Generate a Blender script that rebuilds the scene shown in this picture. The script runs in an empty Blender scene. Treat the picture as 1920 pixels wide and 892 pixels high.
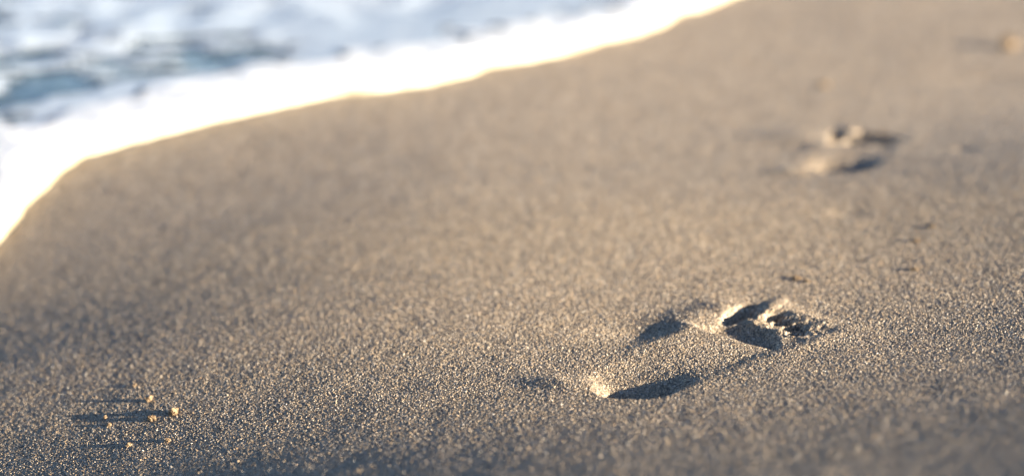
import bpy, math, random
import numpy as np

# ------------------------------------------------------------------ camera, sky, sun, exposure
scn = bpy.context.scene
COL = scn.collection
rad = math.radians

CAM_H = 0.59
cam_d = bpy.data.cameras.new('camera')
cam_d.sensor_width = 36.0
cam_d.lens = 50.0
cam_d.clip_start = 0.02
cam_d.clip_end = 2000.0
cam_d.dof.use_dof = True
cam_d.dof.focus_distance = 1.535
cam_d.dof.aperture_fstop = 1.4
cam_o = bpy.data.objects.new('camera', cam_d)
cam_o.location = (0, 0, CAM_H)
cam_o.rotation_euler = (rad(90 - 19.5), 0, 0)
COL.objects.link(cam_o)
scn.camera = cam_o

SUN_EL, SUN_AZ = 12.5, 108.0          # azimuth clockwise from +Y
world = bpy.data.worlds.new('World')
scn.world = world
world.use_nodes = True
wn = world.node_tree.nodes
bg = wn['Background']
sky = wn.new('ShaderNodeTexSky')
sky.sky_type = 'NISHITA'
sky.sun_disc = False
sky.sun_elevation = rad(SUN_EL)
sky.sun_rotation = rad(SUN_AZ)
sky.air_density = 0.5
sky.dust_density = 0.1
world.node_tree.links.new(sky.outputs[0], bg.inputs[0])
bg.inputs[1].default_value = 0.05
sun_d = bpy.data.lights.new('sun', 'SUN')
sun_d.energy = 5.0
sun_d.angle = rad(0.5)
sun_d.color = (1.0, 0.845, 0.64)
sun_o = bpy.data.objects.new('sun', sun_d)
sx, sy, sz = (math.sin(rad(SUN_AZ)) * math.cos(rad(SUN_EL)),
              math.cos(rad(SUN_AZ)) * math.cos(rad(SUN_EL)), math.sin(rad(SUN_EL)))
from mathutils import Vector, Matrix
sun_o.rotation_euler = Vector((sx, sy, sz)).to_track_quat('Z', 'Y').to_euler()
COL.objects.link(sun_o)
vs = scn.view_settings
vs.view_transform = 'Standard'
vs.look = 'None'
vs.exposure = 2.35
scn.cycles.use_denoising = True
scn.cycles.denoising_prefilter = 'ACCURATE'
vs.gamma = 1.0

# ------------------------------------------------------------------ helpers
rng = np.random.default_rng(7)


def sstep(a, b, x):
    t = np.clip((x - a) / (b - a), 0, 1)
    return t * t * (3 - 2 * t)


def hash2(ix, iy, seed):
    h = (ix.astype(np.int64) * 374761393 + iy.astype(np.int64) * 668265263 + seed * 974634777) & 0xFFFFFFFF
    h = ((h ^ (h >> 13)) * 1274126177) & 0xFFFFFFFF
    h = h ^ (h >> 16)
    return (h & 0xFFFFFF).astype(np.float64) / 0xFFFFFF * 2 - 1


def vnoise(x, y, seed=0):
    fx, fy = np.floor(x), np.floor(y)
    u, v = x - fx, y - fy
    u = u * u * (3 - 2 * u)
    v = v * v * (3 - 2 * v)
    ix, iy = fx.astype(np.int64), fy.astype(np.int64)
    a, b = hash2(ix, iy, seed), hash2(ix + 1, iy, seed)
    c, d = hash2(ix, iy + 1, seed), hash2(ix + 1, iy + 1, seed)
    return (a * (1 - u) + b * u) * (1 - v) + (c * (1 - u) + d * u) * v


def fbm(x, y, scale, octaves=3, seed=0):
    o, amp, tot = 0, 1.0, 0
    for k in range(octaves):
        o = o + amp * vnoise(x / scale + 17.3 * k, y / scale - 9.1 * k, seed + k)
        tot += amp
        amp *= 0.5
        scale *= 0.5
    return o / tot


def mesh_np(name, verts, quads, face_attrs=None, smooth=False):
    me = bpy.data.meshes.new(name)
    nv, nf = len(verts), len(quads)
    k = quads.shape[1]
    me.vertices.add(nv)
    me.vertices.foreach_set('co', np.ascontiguousarray(verts, dtype=np.float32).ravel())
    me.loops.add(nf * k)
    me.loops.foreach_set('vertex_index', np.ascontiguousarray(quads, dtype=np.int32).ravel())
    me.polygons.add(nf)
    me.polygons.foreach_set('loop_start', np.arange(0, nf * k, k, dtype=np.int32))
    me.polygons.foreach_set('use_smooth', np.full(nf, smooth, dtype=bool))
    for an, av in (face_attrs or {}).items():
        at = me.attributes.new(an, 'FLOAT', 'FACE')
        at.data.foreach_set('value', np.ascontiguousarray(av, dtype=np.float32))
    me.update(calc_edges=True)
    me.validate()
    return me


def link(name, me, mat, parent=None, **props):
    o = bpy.data.objects.new(name, me)
    COL.objects.link(o)
    if me is not None and mat is not None:
        me.materials.append(mat)
    if parent is not None:
        o.parent = parent
    for k, v in props.items():
        o[k] = v
    return o


# ------------------------------------------------------------------ materials
def new_mat(name):
    m = bpy.data.materials.new(name)
    m.use_nodes = True
    return m, m.node_tree.nodes, m.node_tree.links, m.node_tree.nodes['Principled BSDF']


def ramp(nodes, stops):
    r = nodes.new('ShaderNodeValToRGB')
    el = r.color_ramp.elements
    while len(el) < len(stops):
        el.new(0.5)
    for e, (p, c) in zip(el, stops):
        e.position = p
        e.color = (*c, 1)
    return r


def sand_material():
    m, n, l, b = new_mat('sand_grains')
    at = n.new('ShaderNodeAttribute')
    at.attribute_name = 'grain'
    r = ramp(n, [(0.0, (0.020, 0.020, 0.024)), (0.22, (0.042, 0.037, 0.035)), (0.36, (0.15, 0.122, 0.09)),
                 (0.60, (0.30, 0.245, 0.175)), (0.80, (0.46, 0.38, 0.275)), (0.90, (0.52, 0.36, 0.20)), (1.0, (0.82, 0.77, 0.67))])
    l.new(at.outputs['Fac'], r.inputs[0])
    tc = n.new('ShaderNodeTexCoord')
    no = n.new('ShaderNodeTexNoise')
    no.inputs['Scale'].default_value = 9.0
    no.inputs['Detail'].default_value = 5.0
    l.new(tc.outputs['Object'], no.inputs['Vector'])
    r2 = ramp(n, [(0.3, (0.95, 0.95, 0.96)), (0.7, (1.04, 1.03, 1.02))])
    l.new(no.outputs[0], r2.inputs[0])
    mx = n.new('ShaderNodeMix')
    mx.data_type = 'RGBA'
    mx.blend_type = 'MULTIPLY'
    mx.inputs['Factor'].default_value = 1.0
    l.new(r.outputs[0], mx.inputs['A'])
    l.new(r2.outputs[0], mx.inputs['B'])
    l.new(mx.outputs['Result'], b.inputs['Base Color'])
    b.inputs['Roughness'].default_value = 0.55
    b.inputs['Specular IOR Level'].default_value = 0.30
    return m


def clump_material():
    m, n, l, b = new_mat('damp_sand_clump')
    tc = n.new('ShaderNodeTexCoord')
    vo = n.new('ShaderNodeTexVoronoi')
    vo.inputs['Scale'].default_value = 850.0
    l.new(tc.outputs['Object'], vo.inputs['Vector'])
    sep = n.new('ShaderNodeSeparateColor')
    l.new(vo.outputs['Color'], sep.inputs[0])
    r = ramp(n, [(0.0, (0.06, 0.042, 0.026)), (0.4, (0.19, 0.125, 0.068)), (0.8, (0.30, 0.205, 0.11)), (1.0, (0.45, 0.37, 0.25))])
    l.new(sep.outputs[0], r.inputs[0])
    l.new(r.outputs[0], b.inputs['Base Color'])
    b.inputs['Roughness'].default_value = 0.6
    b.inputs['Specular IOR Level'].default_value = 0.35
    return m


def foam_material(name, lo, hi):
    m, n, l, b = new_mat(name)
    tc = n.new('ShaderNodeTexCoord')
    no = n.new('ShaderNodeTexNoise')
    no.inputs['Scale'].default_value = 25.0
    no.inputs['Detail'].default_value = 6.0
    l.new(tc.outputs['Object'], no.inputs['Vector'])
    r = ramp(n, [(0.3, lo), (0.65, hi)])
    l.new(no.outputs[0], r.inputs[0])
    lip = n.new('ShaderNodeAttribute')           # sandy cream tint on the thin lip, strongest at the edge
    lip.attribute_name = 'lip'
    mx = n.new('ShaderNodeMix')
    mx.data_type = 'RGBA'
    l.new(lip.outputs['Fac'], mx.inputs['Factor'])
    l.new(r.outputs[0], mx.inputs['A'])
    mx.inputs['B'].default_value = (0.50, 0.42, 0.28, 1)
    l.new(mx.outputs['Result'], b.inputs['Base Color'])
    vo = n.new('ShaderNodeTexVoronoi')
    vo.inputs['Scale'].default_value = 120.0
    l.new(tc.outputs['Object'], vo.inputs['Vector'])
    bp = n.new('ShaderNodeBump')
    bp.inputs['Strength'].default_value = 0.5
    bp.inputs['Distance'].default_value = 0.004
    bp.invert = True
    l.new(vo.outputs['Distance'], bp.inputs['Height'])
    l.new(bp.outputs[0], b.inputs['Normal'])
    b.inputs['Roughness'].default_value = 0.35
    b.inputs['Subsurface Weight'].default_value = 0.25
    b.inputs['Subsurface Radius'].default_value = (0.01, 0.01, 0.01)
    return m


def water_material():
    m, n, l, b = new_mat('sea_water')
    tc = n.new('ShaderNodeTexCoord')
    no = n.new('ShaderNodeTexNoise')
    no.inputs['Scale'].default_value = 14.0
    no.inputs['Detail'].default_value = 4.0
    l.new(tc.outputs['Object'], no.inputs['Vector'])
    bp = n.new('ShaderNodeBump')
    bp.inputs['Strength'].default_value = 0.6
    bp.inputs['Distance'].default_value = 0.02
    l.new(no.outputs[0], bp.inputs['Height'])
    l.new(bp.outputs[0], b.inputs['Normal'])
    b.inputs['Base Color'].default_value = (0.06, 0.10, 0.125, 1)
    b.inputs['Roughness'].default_value = 0.12
    b.inputs['IOR'].default_value = 1.33
    return m


M_SAND, M_CLUMP, M_WATER = sand_material(), clump_material(), water_material()
M_FOAM = foam_material('thick_foam', (0.76, 0.79, 0.81), (0.87, 0.88, 0.88))
M_THIN = foam_material('thin_foam', (0.33, 0.40, 0.49), (0.46, 0.53, 0.61))

# ------------------------------------------------------------------ the lie of the beach (metres)
GX, GY = 0.069, -0.038                       # the beach falls to the left and away, to the water
DN = np.array([-0.876, 0.482])               # downhill, towards the water
AL = np.array([0.482, 0.876])                # along the waterline
WL = np.array([(-0.90, 0.4), (-0.83, 1.6),
               (-0.825, 2.161), (-0.822, 2.275), (-0.809, 2.397), (-0.796, 2.505), (-0.751, 2.537), (-0.667, 2.604),
               (-0.579, 2.675), (-0.506, 2.730), (-0.431, 2.798), (-0.384, 2.856), (-0.267, 2.898), (-0.182, 2.960),
               (-0.094, 3.066), (-0.048, 3.166), (0.050, 3.253), (0.127, 3.333), (0.226, 3.504), (0.330, 3.630),
               (0.415, 3.792), (0.475, 4.006), (0.552, 4.075), (0.641, 4.267), (0.733, 4.444), (1.05, 4.9), (1.6, 5.9)])
WS, WD = WL @ AL, WL @ DN


def softplus(x):
    return np.logaddexp(0, x)


def lie(x, y):
    """slow rise and fall of the beach, with tilts shaped to darken its edges"""
    yc = np.minimum(y, 8.0)
    xc = np.clip(x, -3, 4)
    near = 1 - sstep(1.22, 1.66, yc)
    fade = 1 - 0.8 * sstep(1.7, 3.0, yc)
    w = 0.17
    xl = -0.20 + 0.24 * near
    xr = 0.48 - 0.12 * near
    z = -0.050 * xc - 0.030 * xc * sstep(1.5, 2.7, yc)  # leaned towards the sun to brighten the middle and far sand
    z = z - 0.195 * fade * w * softplus((xl - xc) / w)  # leaned off the sun: lens darkening at the left put into the shape
    z = z + 0.135 * fade * w * softplus((xc - xr) / w)  # the right side leaned off the sun too, to darken it
    z = z + 0.23 * 0.10 * softplus((1.24 - np.maximum(yc, 0.6)) / 0.10)  # rise towards the camera, added to darken the nearest sand
    return z + 0.0022 * fbm(x, y, 0.55, 2, 31)


def plane(x, y):
    s = x * AL[0] + y * AL[1]
    dd = x * DN[0] + y * DN[1]
    # beyond the shallows the bed flattens; far up the beach it flattens too
    d1 = np.where(dd > 3.5, 3.5 + 4 * (1 - np.exp(-(dd - 3.5) / 4)), dd)
    d1 = np.where(d1 < -4, -4 - 6 * (1 - np.exp((np.minimum(d1, -4) + 4) / 6)), d1)
    sl = np.clip(s, -8, 12)
    return -0.0788 * d1 + (0.069 * AL[0] - 0.038 * AL[1]) * sl


# ------------------------------------------------------------------ footprints: shape in the foot's own frame (mm)
def gauss(a, b, a0, b0, sa, sb, rot=0.0):
    c, s = math.cos(rot), math.sin(rot)
    da, db = a - a0, b - b0
    p, q = (da * c + db * s) / sa, (-da * s + db * c) / sb
    return np.exp(-0.5 * (p * p + q * q))


def ell(a, b, a0, b0, ra, rb, rot=0.0):
    c, s = math.cos(rot), math.sin(rot)
    da, db = a - a0, b - b0
    p, q = (da * c + db * s) / ra, (-da * s + db * c) / rb
    return np.sqrt(p * p + q * q)


HEEL = (42, 36, 52, 54, 0.05)
BALL = (212, 30, 34, 60, 0.10)
BIG = (243, -25, 36, 14, -0.20)
TOES = [(265, 8, 14, 10, -0.1), (261, 25, 14, 10, 0.05), (254, 43, 13, 10, 0.2), (243, 60, 12, 10, 0.35)]


def foot_height(a, b, seed, ark):
    wob = 2.5 * vnoise(a / 22, b / 22, seed) + 1.2 * vnoise(a / 8, b / 8, seed + 1)
    aw, bw = a + wob, b + 2.0 * vnoise(a / 20 + 5, b / 20, seed + 2)
    # heel: a pit, deepest at its end, steep all round the outer rim; the floor rises to the inner side and to the arch
    w = np.clip(1 - (np.clip(36 - aw, 0, None) / 44) ** 1.7, 1e-4, 1) ** (1 / 1.7)
    br, bl = 34 + 53 * w, 34 - 54 * w
    u = (bw - bl) / (br - bl)
    prof = (0.36 * sstep(-0.10, 0.40, u) + 0.64 * np.clip((u - 0.02) / 0.80, 0, 1)) * (1 - sstep(0.85 - 0.45 * sstep(62, 105, aw), 1.02 + 0.05 * sstep(62, 105, aw), u))
    dep = sstep(0, 1, 0.08 + (aw + 18) / (60 - 42 * sstep(8, 46, bw))) * np.interp(aw, [-10, 10, 30, 58, 85, 125, 175], [12.5, 13.0, 11.8, 7.6, 3.6, 1.6, 0.0])
    z = -dep * prof * (1 + 0.45 * (1 - ark))
    z += 3.6 * gauss(a, b, -15, -18, 12, 26, -0.4)
    # arch: a shelf tilted down to the outer side, cut off along a crest behind the ball
    crest = 183 + 0.13 * bw
    past = sstep(-5, 7, aw - crest)
    shelf = (4.6 - 6.2 * np.clip((bw + 30) / 100, 0, 1)) * sstep(78, 100, -bw + 170) * sstep(-64, -24, bw)
    shelf = np.where(bw > 0, shelf * (1 - sstep(56, 104, bw)), shelf)
    z += ark * shelf * sstep(70, 150, aw) * (1 - past)
    # the hollow left outside of the instep
    z -= 3.1 * ark * gauss(a, b, 130, -68, 40, 20, 0.93)
    # ball: between the crest and a ridge under the toes
    ball = past * (1 - sstep(-12, 4, aw - (229 - 0.011 * (bw - 24) ** 2))) * sstep(-30, -8, bw) * (1 - sstep(72, 92, bw))
    z -= (6.0 + 8.0 * (1 - ark)) * ball
    # toes
    z -= 11.0 * (1 - sstep(0.40, 1.12, ell(aw, bw, *BIG)))
    tz = np.zeros_like(a)
    for q in TOES:
        tz = np.maximum(tz, 1 - sstep(0.4, 1.25, ell(aw, bw, q[0], q[1], q[2] * (1.5 - 0.5 * ark), q[3] * (1.5 - 0.5 * ark), q[4])))
    z -= (10.0 + 3.0 * (1 - ark)) * tz
    mb = -50 - 38 * (1 - ark)
    # sand pushed up: left of the ball, between big toe and the others, before the toes
    z += 5.0 * (0.4 + 0.6 * ark) * np.where(b < mb, gauss(a, b, 0, mb, 1e9, 24 + 30 * (1 - ark)), gauss(a, b, 0, mb, 1e9, 17 + 20 * (1 - ark))) * sstep(142, 190, a) * (1 - sstep(240, 292, a))
    z += 1.5 * ark * gauss(aw, bw, 234, 24, 5, 40, 0.0)
    z += (1.0 + 3.2 * ark) * gauss(aw, bw, 272, -10, 28, 6.5, -0.40)
    z += 2.0 * ark * gauss(a, b, 288, 22, 8, 34)
    z += 1.5 * ark * gauss(a, b, 240, 92, 40, 8)
    crumble = (0.3 + 0.7 * ark) * gauss(a, b, 256, 12, 24, 42)
    z += crumble * (1.6 * vnoise(a / 10, b / 10, seed + 5) + 1.5 * vnoise(a / 5.2, b / 5.2, seed + 6) + 0.8 * vnoise(a / 2.6, b / 2.6, seed + 7))
    return z


FEET = [dict(o=(0.0753, 1.3635), e=(0.8083, 0.5888), seed=11, ark=1.0, s=1.053, k=1.0),
        dict(o=(0.4794, 2.2010), e=(0.4617, 0.8870), seed=47, ark=0.3, s=1.140, k=1.6)]


def foot_ab(x, y, f):
    ea = np.array(f['e']) / np.hypot(*f['e'])
    dx, dy = x - f['o'][0], y - f['o'][1]
    return (dx * ea[0] + dy * ea[1]) * 1000 / f['s'], (dx * ea[1] - dy * ea[0]) * 1000 / f['s']


def relief(x, y, fine=True):
    z = plane(x, y) + lie(x, y)
    if fine:
        z = z + 0.0005 * fbm(x, y, 0.040, 3, 5) * (1 - 0.6 * sstep(1.5, 2.4, y))
    dimples = [(0.753, 2.293, 0.014, 0.0035), (0.93, 1.99, 0.02, 0.003), (0.48, 1.93, 0.02, 0.0025), (1.0, 3.0, 0.05, 0.004)]
    for dx, dy, dr, dz in dimples:
        z = z - dz * np.exp(-((x - dx) ** 2 + (y - dy) ** 2) / (2 * dr * dr))
    for f in FEET:
        a, b = foot_ab(x, y, f)
        m = (a > -90) & (a < 390) & (b > -170) & (b < 170)
        if m.any():
            zz = np.zeros_like(x)
            zz[m] = foot_height(a[m], b[m], f['seed'], f['ark']) * 0.001 * f['k']
            z = z + zz
    return z


def zat(x, y):
    return float(relief(np.array([float(x)]), np.array([float(y)]))[0])


# ------------------------------------------------------------------ the sand sheet and the footprints pressed in it
CELL = 5.6e-4                                  # cell size per metre of distance
t_mid = np.arange(-0.43, 0.43, CELL)
grow = CELL * np.minimum(1.04 ** np.arange(1, 260), 2.2)
grow = np.concatenate([grow, grow[-1] * 1.09 ** np.arange(1, 90)])
side = np.cumsum(grow)
side = side[side < 9]
ts = np.concatenate([t_mid[0] - side[::-1], t_mid, t_mid[-1] + side])
ys = [0.88]
while ys[-1] < 1.95:
    ys.append(ys[-1] * (1 + CELL))
st = CELL
while ys[-1] < 6.0:
    st = min(st * 1.006, CELL * 2.6)
    ys.append(ys[-1] * (1 + st))
while ys[-1] < 700:
    st *= 1.06
    ys.append(ys[-1] * (1 + st))
back = 0.88 - np.cumsum(0.88 * CELL * 1.12 ** np.arange(1, 90))
back = back[back > -40]
ys = np.concatenate([back[::-1], np.array(ys)])
NR, NC = len(ys), len(ts)
scale = np.maximum(ys, 0.88)
X = scale[:, None] * ts[None, :]
Y = np.repeat(ys[:, None], NC, axis=1)
cy = np.gradient(ys)[:, None]
cx = np.gradient(ts)[None, :] * scale[:, None]
cell = np.minimum(np.minimum(cx, np.abs(cy) * 1.0), 0.004)
jit = np.minimum(cell, 0.003)
X = X + jit * 0.28 * rng.standard_normal(X.shape).clip(-1.4, 1.4)
Y = Y + jit * 0.28 * rng.standard_normal(X.shape).clip(-1.4, 1.4)
Z = relief(X.ravel(), Y.ravel()).reshape(X.shape)
g = rng.standard_normal(X.shape)
gb = g.copy()
gb[1:-1, 1:-1] = 0.5 * g[1:-1, 1:-1] + 0.125 * (g[:-2, 1:-1] + g[2:, 1:-1] + g[1:-1, :-2] + g[1:-1, 2:])
Z = Z + gb * np.minimum(cell, 0.0022) * (0.54 - 0.22 * sstep(1.6, 2.6, Y))
V = np.stack([X, Y, Z], -1).reshape(-1, 3)
idx = np.arange(NR * NC).reshape(NR, NC)
Q = np.stack([idx[:-1, :-1], idx[:-1, 1:], idx[1:, 1:], idx[1:, :-1]], -1).reshape(-1, 4)
GR = rng.random(len(Q))
fc = (V[Q[:, 0]] + V[Q[:, 2]]) / 2
region = np.zeros(len(Q), dtype=np.int16)      # 0 = open sand
parts_of = {}
k = 1
for fi, f in enumerate(FEET):
    a, b = foot_ab(fc[:, 0], fc[:, 1], f)
    box = np.where((a > -60) & (a < 360) & (b > -140) & (b < 140))[0]
    a, b = a[box], b[box]
    outl = np.minimum(ell(a, b, *HEEL) / 1.32, np.minimum(ell(a, b, 232, 12, 92, 92) / 1.0, ell(a, b, 130, 6, 90, 84)))
    lab = np.where(outl < 1.0, k, 0)
    names = [(k, 'rim')]
    arch_m = (a > 85) & (a < 194) & (b > -50) & (b < 82) & (lab > 0)
    lab[arch_m] = k + 1
    names.append((k + 1, 'arch_ridge'))
    lab[ell(a, b, *HEEL) < 1.0] = k + 2
    names.append((k + 2, 'heel_hollow'))
    lab[(ell(a, b, *BALL) < 1.0) & (a > 190)] = k + 3
    names.append((k + 3, 'ball_hollow'))
    lab[ell(a, b, *BIG) < 1.05] = k + 4
    names.append((k + 4, 'toe_hollow'))
    for ti, t in enumerate(TOES):
        lab[ell(a, b, *t) < 1.05] = k + 5 + ti
        names.append((k + 5 + ti, 'toe_hollow'))
    region[box] = lab
    parts_of[fi] = names
    k += 12


def submesh(name, mask, origin=(0, 0, 0)):
    q = Q[mask]
    used, inv = np.unique(q.ravel(), return_inverse=True)
    return mesh_np(name, V[used] - np.array(origin), inv.reshape(-1, 4), {'grain': GR[mask]})


link('sand', submesh('sand', region == 0), M_SAND, kind='structure')
FOOT_LABELS = ['sharp bare right footprint pressed in the sand, near the camera',
               'blurred bare footprint in the sand, farther up the beach']
for fi, f in enumerate(FEET):
    org = (f['o'][0], f['o'][1], zat(*f['o']))
    e = bpy.data.objects.new('footprint', None)
    e.empty_display_size = 0.05
    e.location = org
    COL.objects.link(e)
    e['label'] = FOOT_LABELS[fi]
    e['category'] = 'footprint'
    e['group'] = 'bare footprints along the beach'
    for rid, nm in parts_of[fi]:
        msk = region == rid
        if msk.any():
            link(nm, submesh(nm, msk, org), M_SAND, e)
del V, Q, X, Y, Z, g, gb, fc

# ------------------------------------------------------------------ swash, sea and foam
def edges(lo, hi, step, grow, far):
    mid = list(np.arange(lo, hi, step))
    a, st = [], step
    p = lo
    while p > -far:
        st *= grow
        p -= st
        a.append(p)
    b, st = [], step
    p = mid[-1]
    while p < far:
        st *= grow
        p += st
        b.append(p)
    return np.array(a[::-1] + mid + b)


def shore_d(s):
    base = np.interp(s, WS, WD)
    out = np.where(s < WS[0], (s - WS[0]) * -0.05, 0) + np.where(s > WS[-1], (s - WS[-1]) * 0.02, 0)
    wig = 0.25 * vnoise(s / 3.0, s * 0 + 3.3, 91) * (sstep(0, 4, s - WS[-1]) + sstep(0, 4, WS[0] - s))
    return base + out + wig + 0.006 * vnoise(s / 0.06, s * 0 + .5, 92) + 0.006 * vnoise(s / 0.025, s * 0 + .5, 93)


SEA_Z = -0.60


def sea_surface(s, e):
    """height of the water over the beach: e metres seaward of the swash edge"""
    d = shore_d(s) + e
    x, y = s * AL[0] + d * DN[0], s * AL[1] + d * DN[1]
    bed = plane(x, y) + lie(x, y)
    film = 0.016 * (1 - np.exp(-np.maximum(e, 0) / 0.02))
    w = np.maximum(bed + film, SEA_Z)
    chop = 0.014 * fbm(x * 0.75 + y * 0.3, y, 0.33, 4, 61) + 0.03 * fbm(x, y, 1.4, 2, 67)
    ridge = 0.011 * (1 - np.abs(fbm(x, y, 0.22, 2, 71)) * 2)
    w = w + (chop + ridge) * sstep(0.25, 1.0, e)
    return x, y, w


ss = edges(0.9, 5.6, 0.011, 1.12, 420)
ee = np.concatenate([np.array([0.0, 0.002, 0.005, 0.009, 0.014]), np.arange(0.02, 2.6, 0.011)])
st = 0.011
tail = []
p = ee[-1]
while p < 500:
    st *= 1.12
    p += st
    tail.append(p)
ee = np.concatenate([ee, np.array(tail)])
S, E_ = np.meshgrid(ss, ee, indexing='ij')
SX, SY, SZ = sea_surface(S.ravel(), E_.ravel())
SX, SY, SZ = (v.reshape(S.shape) for v in (SX, SY, SZ))
ii = np.arange(S.size).reshape(S.shape)
QW = np.stack([ii[:-1, :-1], ii[1:, :-1], ii[1:, 1:], ii[:-1, 1:]], -1).reshape(-1, 4)
sea = link('sea', mesh_np('sea', np.stack([SX, SY, SZ], -1).reshape(-1, 3), QW[:, ::-1], None, True), M_WATER, kind='structure')

# the foaming front of the wave, a thick soft-edged band lying on the sand
band = 0.35 + 0.10 * vnoise(ss / 0.5, ss * 0, 81) + 0.06 * vnoise(ss / 0.17, ss * 0, 82)
fade_b = np.clip(1 - E_ / (band[:, None]), 0, 1)
th = (0.020 * np.sqrt(np.clip(E_ / 0.03, 0, 1)) * (0.25 + 0.75 * fade_b ** 0.5)
      + 0.004 * fbm(SX, SY, 0.05, 3, 83) * np.clip(E_ / 0.02, 0, 1) - 0.001)
FZ = SZ + 0.004 + np.maximum(th, -0.002)
lacy = fbm(SX, SY, 0.09, 3, 131)
inb = (E_ < band[:, None] * np.maximum(0.60, 0.74 + 0.7 * lacy + 0.2 * fbm(SX, SY, 0.3, 2, 133))) & (np.abs(S - 3) < 30)
fm = (inb[:-1, :-1] & inb[1:, :-1] & inb[1:, 1:] & inb[:-1, 1:]).ravel()


EF = E_[:-1, :-1].ravel()                      # how far each cell lies behind the edge


def cut(name, z, mask, attrs=None):
    """a sheet of foam: the cells of the water grid that the foam covers"""
    q = QW[mask]
    used, inv = np.unique(q.ravel(), return_inverse=True)
    top = np.stack([SX, SY, z], -1).reshape(-1, 3)[used]
    inv = inv.reshape(-1, 4)
    return mesh_np(name, top, inv[:, ::-1], attrs, True)


link('swash_foam', cut('swash_foam', FZ, fm, {'lip': np.exp(-EF[fm] / 0.010)}), M_FOAM, kind='stuff',
     label='white foaming front of the wave running up the sand', category='foam')

# floating foam further out: lace with open water between
n1 = fbm(SX * 0.6, SY, 0.15, 3, 101)
n2 = fbm(SX * 0.6, SY, 0.06, 3, 107)
cover = 0.42 * n1 + 0.58 * n2
open_ = sstep(0.3, 0.5, E_) * (0.35 * sstep(3.1, 2.6, S) + 0.27 * sstep(1.4, 2.1, E_)) - 0.42
rest = (~inb) & (np.abs(S - 3) < 25) & (E_ < 22)
lace = rest & (cover > open_)
lm = (lace[:-1, :-1] & lace[1:, :-1] & lace[1:, 1:] & lace[:-1, 1:]).ravel()
LZ = SZ + 0.003 + 0.006 * sstep(0, 0.2, cover - open_)
link('floating_foam', cut('floating_foam', LZ, lm), M_THIN, kind='stuff',
     label='pale foam patches drifting on the water behind the wave front', category='foam')

# ------------------------------------------------------------------ crumbs of damp sand lying on the beach
def ico(sub):
    import bmesh
    bm = bmesh.new()
    bmesh.ops.create_icosphere(bm, subdivisions=sub, radius=1)
    v = np.array([tuple(q.co) for q in bm.verts])
    f = np.array([[q.index for q in p.verts] for p in bm.faces])
    bm.free()
    return v, f


ICO3, ICO1 = ico(4), ico(1)


def clump_mesh(r, seed, sx=1.0, sy=1.0, sz=1.0, lobes=4):
    rg = np.random.default_rng(seed)
    v, f = ICO3
    d = np.ones(len(v)) * 0.58
    for _ in range(lobes + 3):
        c = rg.standard_normal(3)
        c /= np.linalg.norm(c)
        d += rg.uniform(0.15, 0.62) * np.exp(-((v - c) ** 2).sum(1) / (2 * rg.uniform(0.18, 0.45) ** 2))
    d += 0.22 * fbm(v[:, 0] + v[:, 2] * 0.7 + seed, v[:, 1] - v[:, 2] * 0.6, 0.55, 3, seed)
    d += 0.05 * rg.standard_normal(len(v))
    body = v * d[:, None] * r * np.array([sx, sy, sz])
    vs_, fs_ = [body], [f]
    nb = len(body)
    gv, gf = ICO1
    for _ in range(int(90 + 30 * r / 0.004)):                # single grains stuck to it
        i = rg.integers(len(body))
        rr = rg.uniform(0.0004, 0.0008)
        vs_.append(gv * rr * rg.uniform(0.7, 1.2, 3) + body[i])
        fs_.append(gf + nb)
        nb += len(gv)
    V_ = np.concatenate(vs_)
    low = np.quantile(V_[:, 2], 0.27)
    V_[:, 2] -= low
    return mesh_np('sand_clump', V_, np.concatenate(fs_), None, False)


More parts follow.
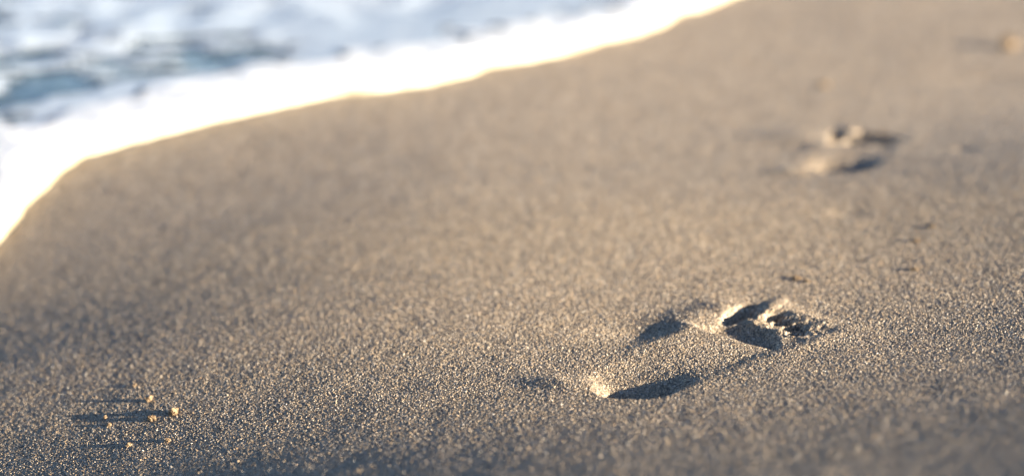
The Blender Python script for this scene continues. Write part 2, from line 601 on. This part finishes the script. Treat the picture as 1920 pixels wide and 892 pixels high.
CLUMPS = [
    # x, y, radius, stretch xyz, seed, label
    (-0.3765, 1.4254, 0.0068, (1.05, 1.0, 0.80), 1, 'largest damp sand crumb at the lower left, casting the longest shadow'),
    (-0.4151, 1.4681, 0.0052, (0.85, 0.9, 1.1), 2, 'upright damp sand crumb behind and left of the largest lower left crumb'),
    (-0.3998, 1.4217, 0.0054, (1.35, 0.9, 0.8), 3, 'flat wedge of damp sand just left of the largest crumb'),
    (-0.4593, 1.4457, 0.0030, (1.0, 1.0, 0.9), 4, 'small sand crumb left of the wedge, in the ends of the long shadows'),
    (-0.4492, 1.4261, 0.0028, (1.1, 1.0, 0.8), 5, 'small low sand crumb just below another left of the wedge'),
    (-0.4136, 1.3693, 0.004, (1.0, 1.0, 0.65), 6, 'blurred round sand crumb near the bottom left with a dark shadow'),
    (-0.3688, 1.3649, 0.0036, (1.0, 0.9, 0.8), 7, 'blurred sand crumb below the largest crumb, short dark shadow'),
    (-0.4414, 1.5117, 0.0027, (1.0, 1.0, 0.8), 8, 'tiny pale sand crumb behind the upright crumb'),
    (1.2049, 3.4011, 0.026, (1.0, 1.0, 0.85), 10, 'big blurred orange lump of sand at the upper right edge'),
    (0.6602, 2.9443, 0.0125, (1.2, 1.1, 0.7), 11, 'faint low orange lump of sand beyond the farther footprint'),
    (0.5339, 1.7693, 0.0058, (1.0, 1.2, 0.62), 12, 'blurred orange sand crumb between the two footprints, middle of three in a row'),
    (0.5692, 1.8278, 0.005, (1.1, 1.3, 0.6), 13, 'faint orange sand crumb between the two footprints, farthest of three in a row'),
    (0.3524, 1.6547, 0.0056, (1.1, 1.2, 0.66), 14, 'low sand crumb just behind the toes of the near footprint'),
    (0.4995, 1.6569, 0.0048, (0.9, 1.2, 0.66), 15, 'small orange sand crumb between the two footprints, nearest of three in a row'),
    (0.3640, 1.6399, 0.0044, (1.0, 1.0, 0.66), 16, 'tiny crumb right beside the low crumb behind the near toes'),
]
for x, y, r, s3, seed, lab in CLUMPS:
    o = link('sand_clump', clump_mesh(r, seed, *s3), M_CLUMP)
    o.location = (x, y, zat(x, y) - 0.0004)
    o['label'] = lab
    o['category'] = 'sand clump'
    o['group'] = 'crumbs of damp sand on the beach'

# ------------------------------------------------------------------ coarse loose grains, too many to count
rg = np.random.default_rng(3)
gv, gf = ICO1
N = 9000
gy_ = 1.08 + 1.0 * rg.random(N) ** 1.6
gx_ = gy_ * rg.uniform(-0.45, 0.45, N)
keep = np.ones(N, dtype=bool)
gz_ = relief(gx_, gy_)
rr = rg.uniform(0.00035, 0.0008, N) * (1 + 0.5 * (rg.random(N) > 0.96))
jit3 = rg.uniform(0.7, 1.25, (N, 1, 3))
GV = gv[None] * rr[:, None, None] * jit3 + np.stack([gx_, gy_, gz_ + 0.0003], -1)[:, None, :]
GF = gf[None] + (np.arange(N) * len(gv))[:, None, None]
lg = mesh_np('loose_grains', GV.reshape(-1, 3), GF.reshape(-1, 3), {'grain': np.repeat(0.3 + 0.7 * rg.random(N), len(gf))}, True)
link('loose_grains', lg, M_SAND, kind='stuff', label='coarse loose grains scattered over the sand', category='sand grains')
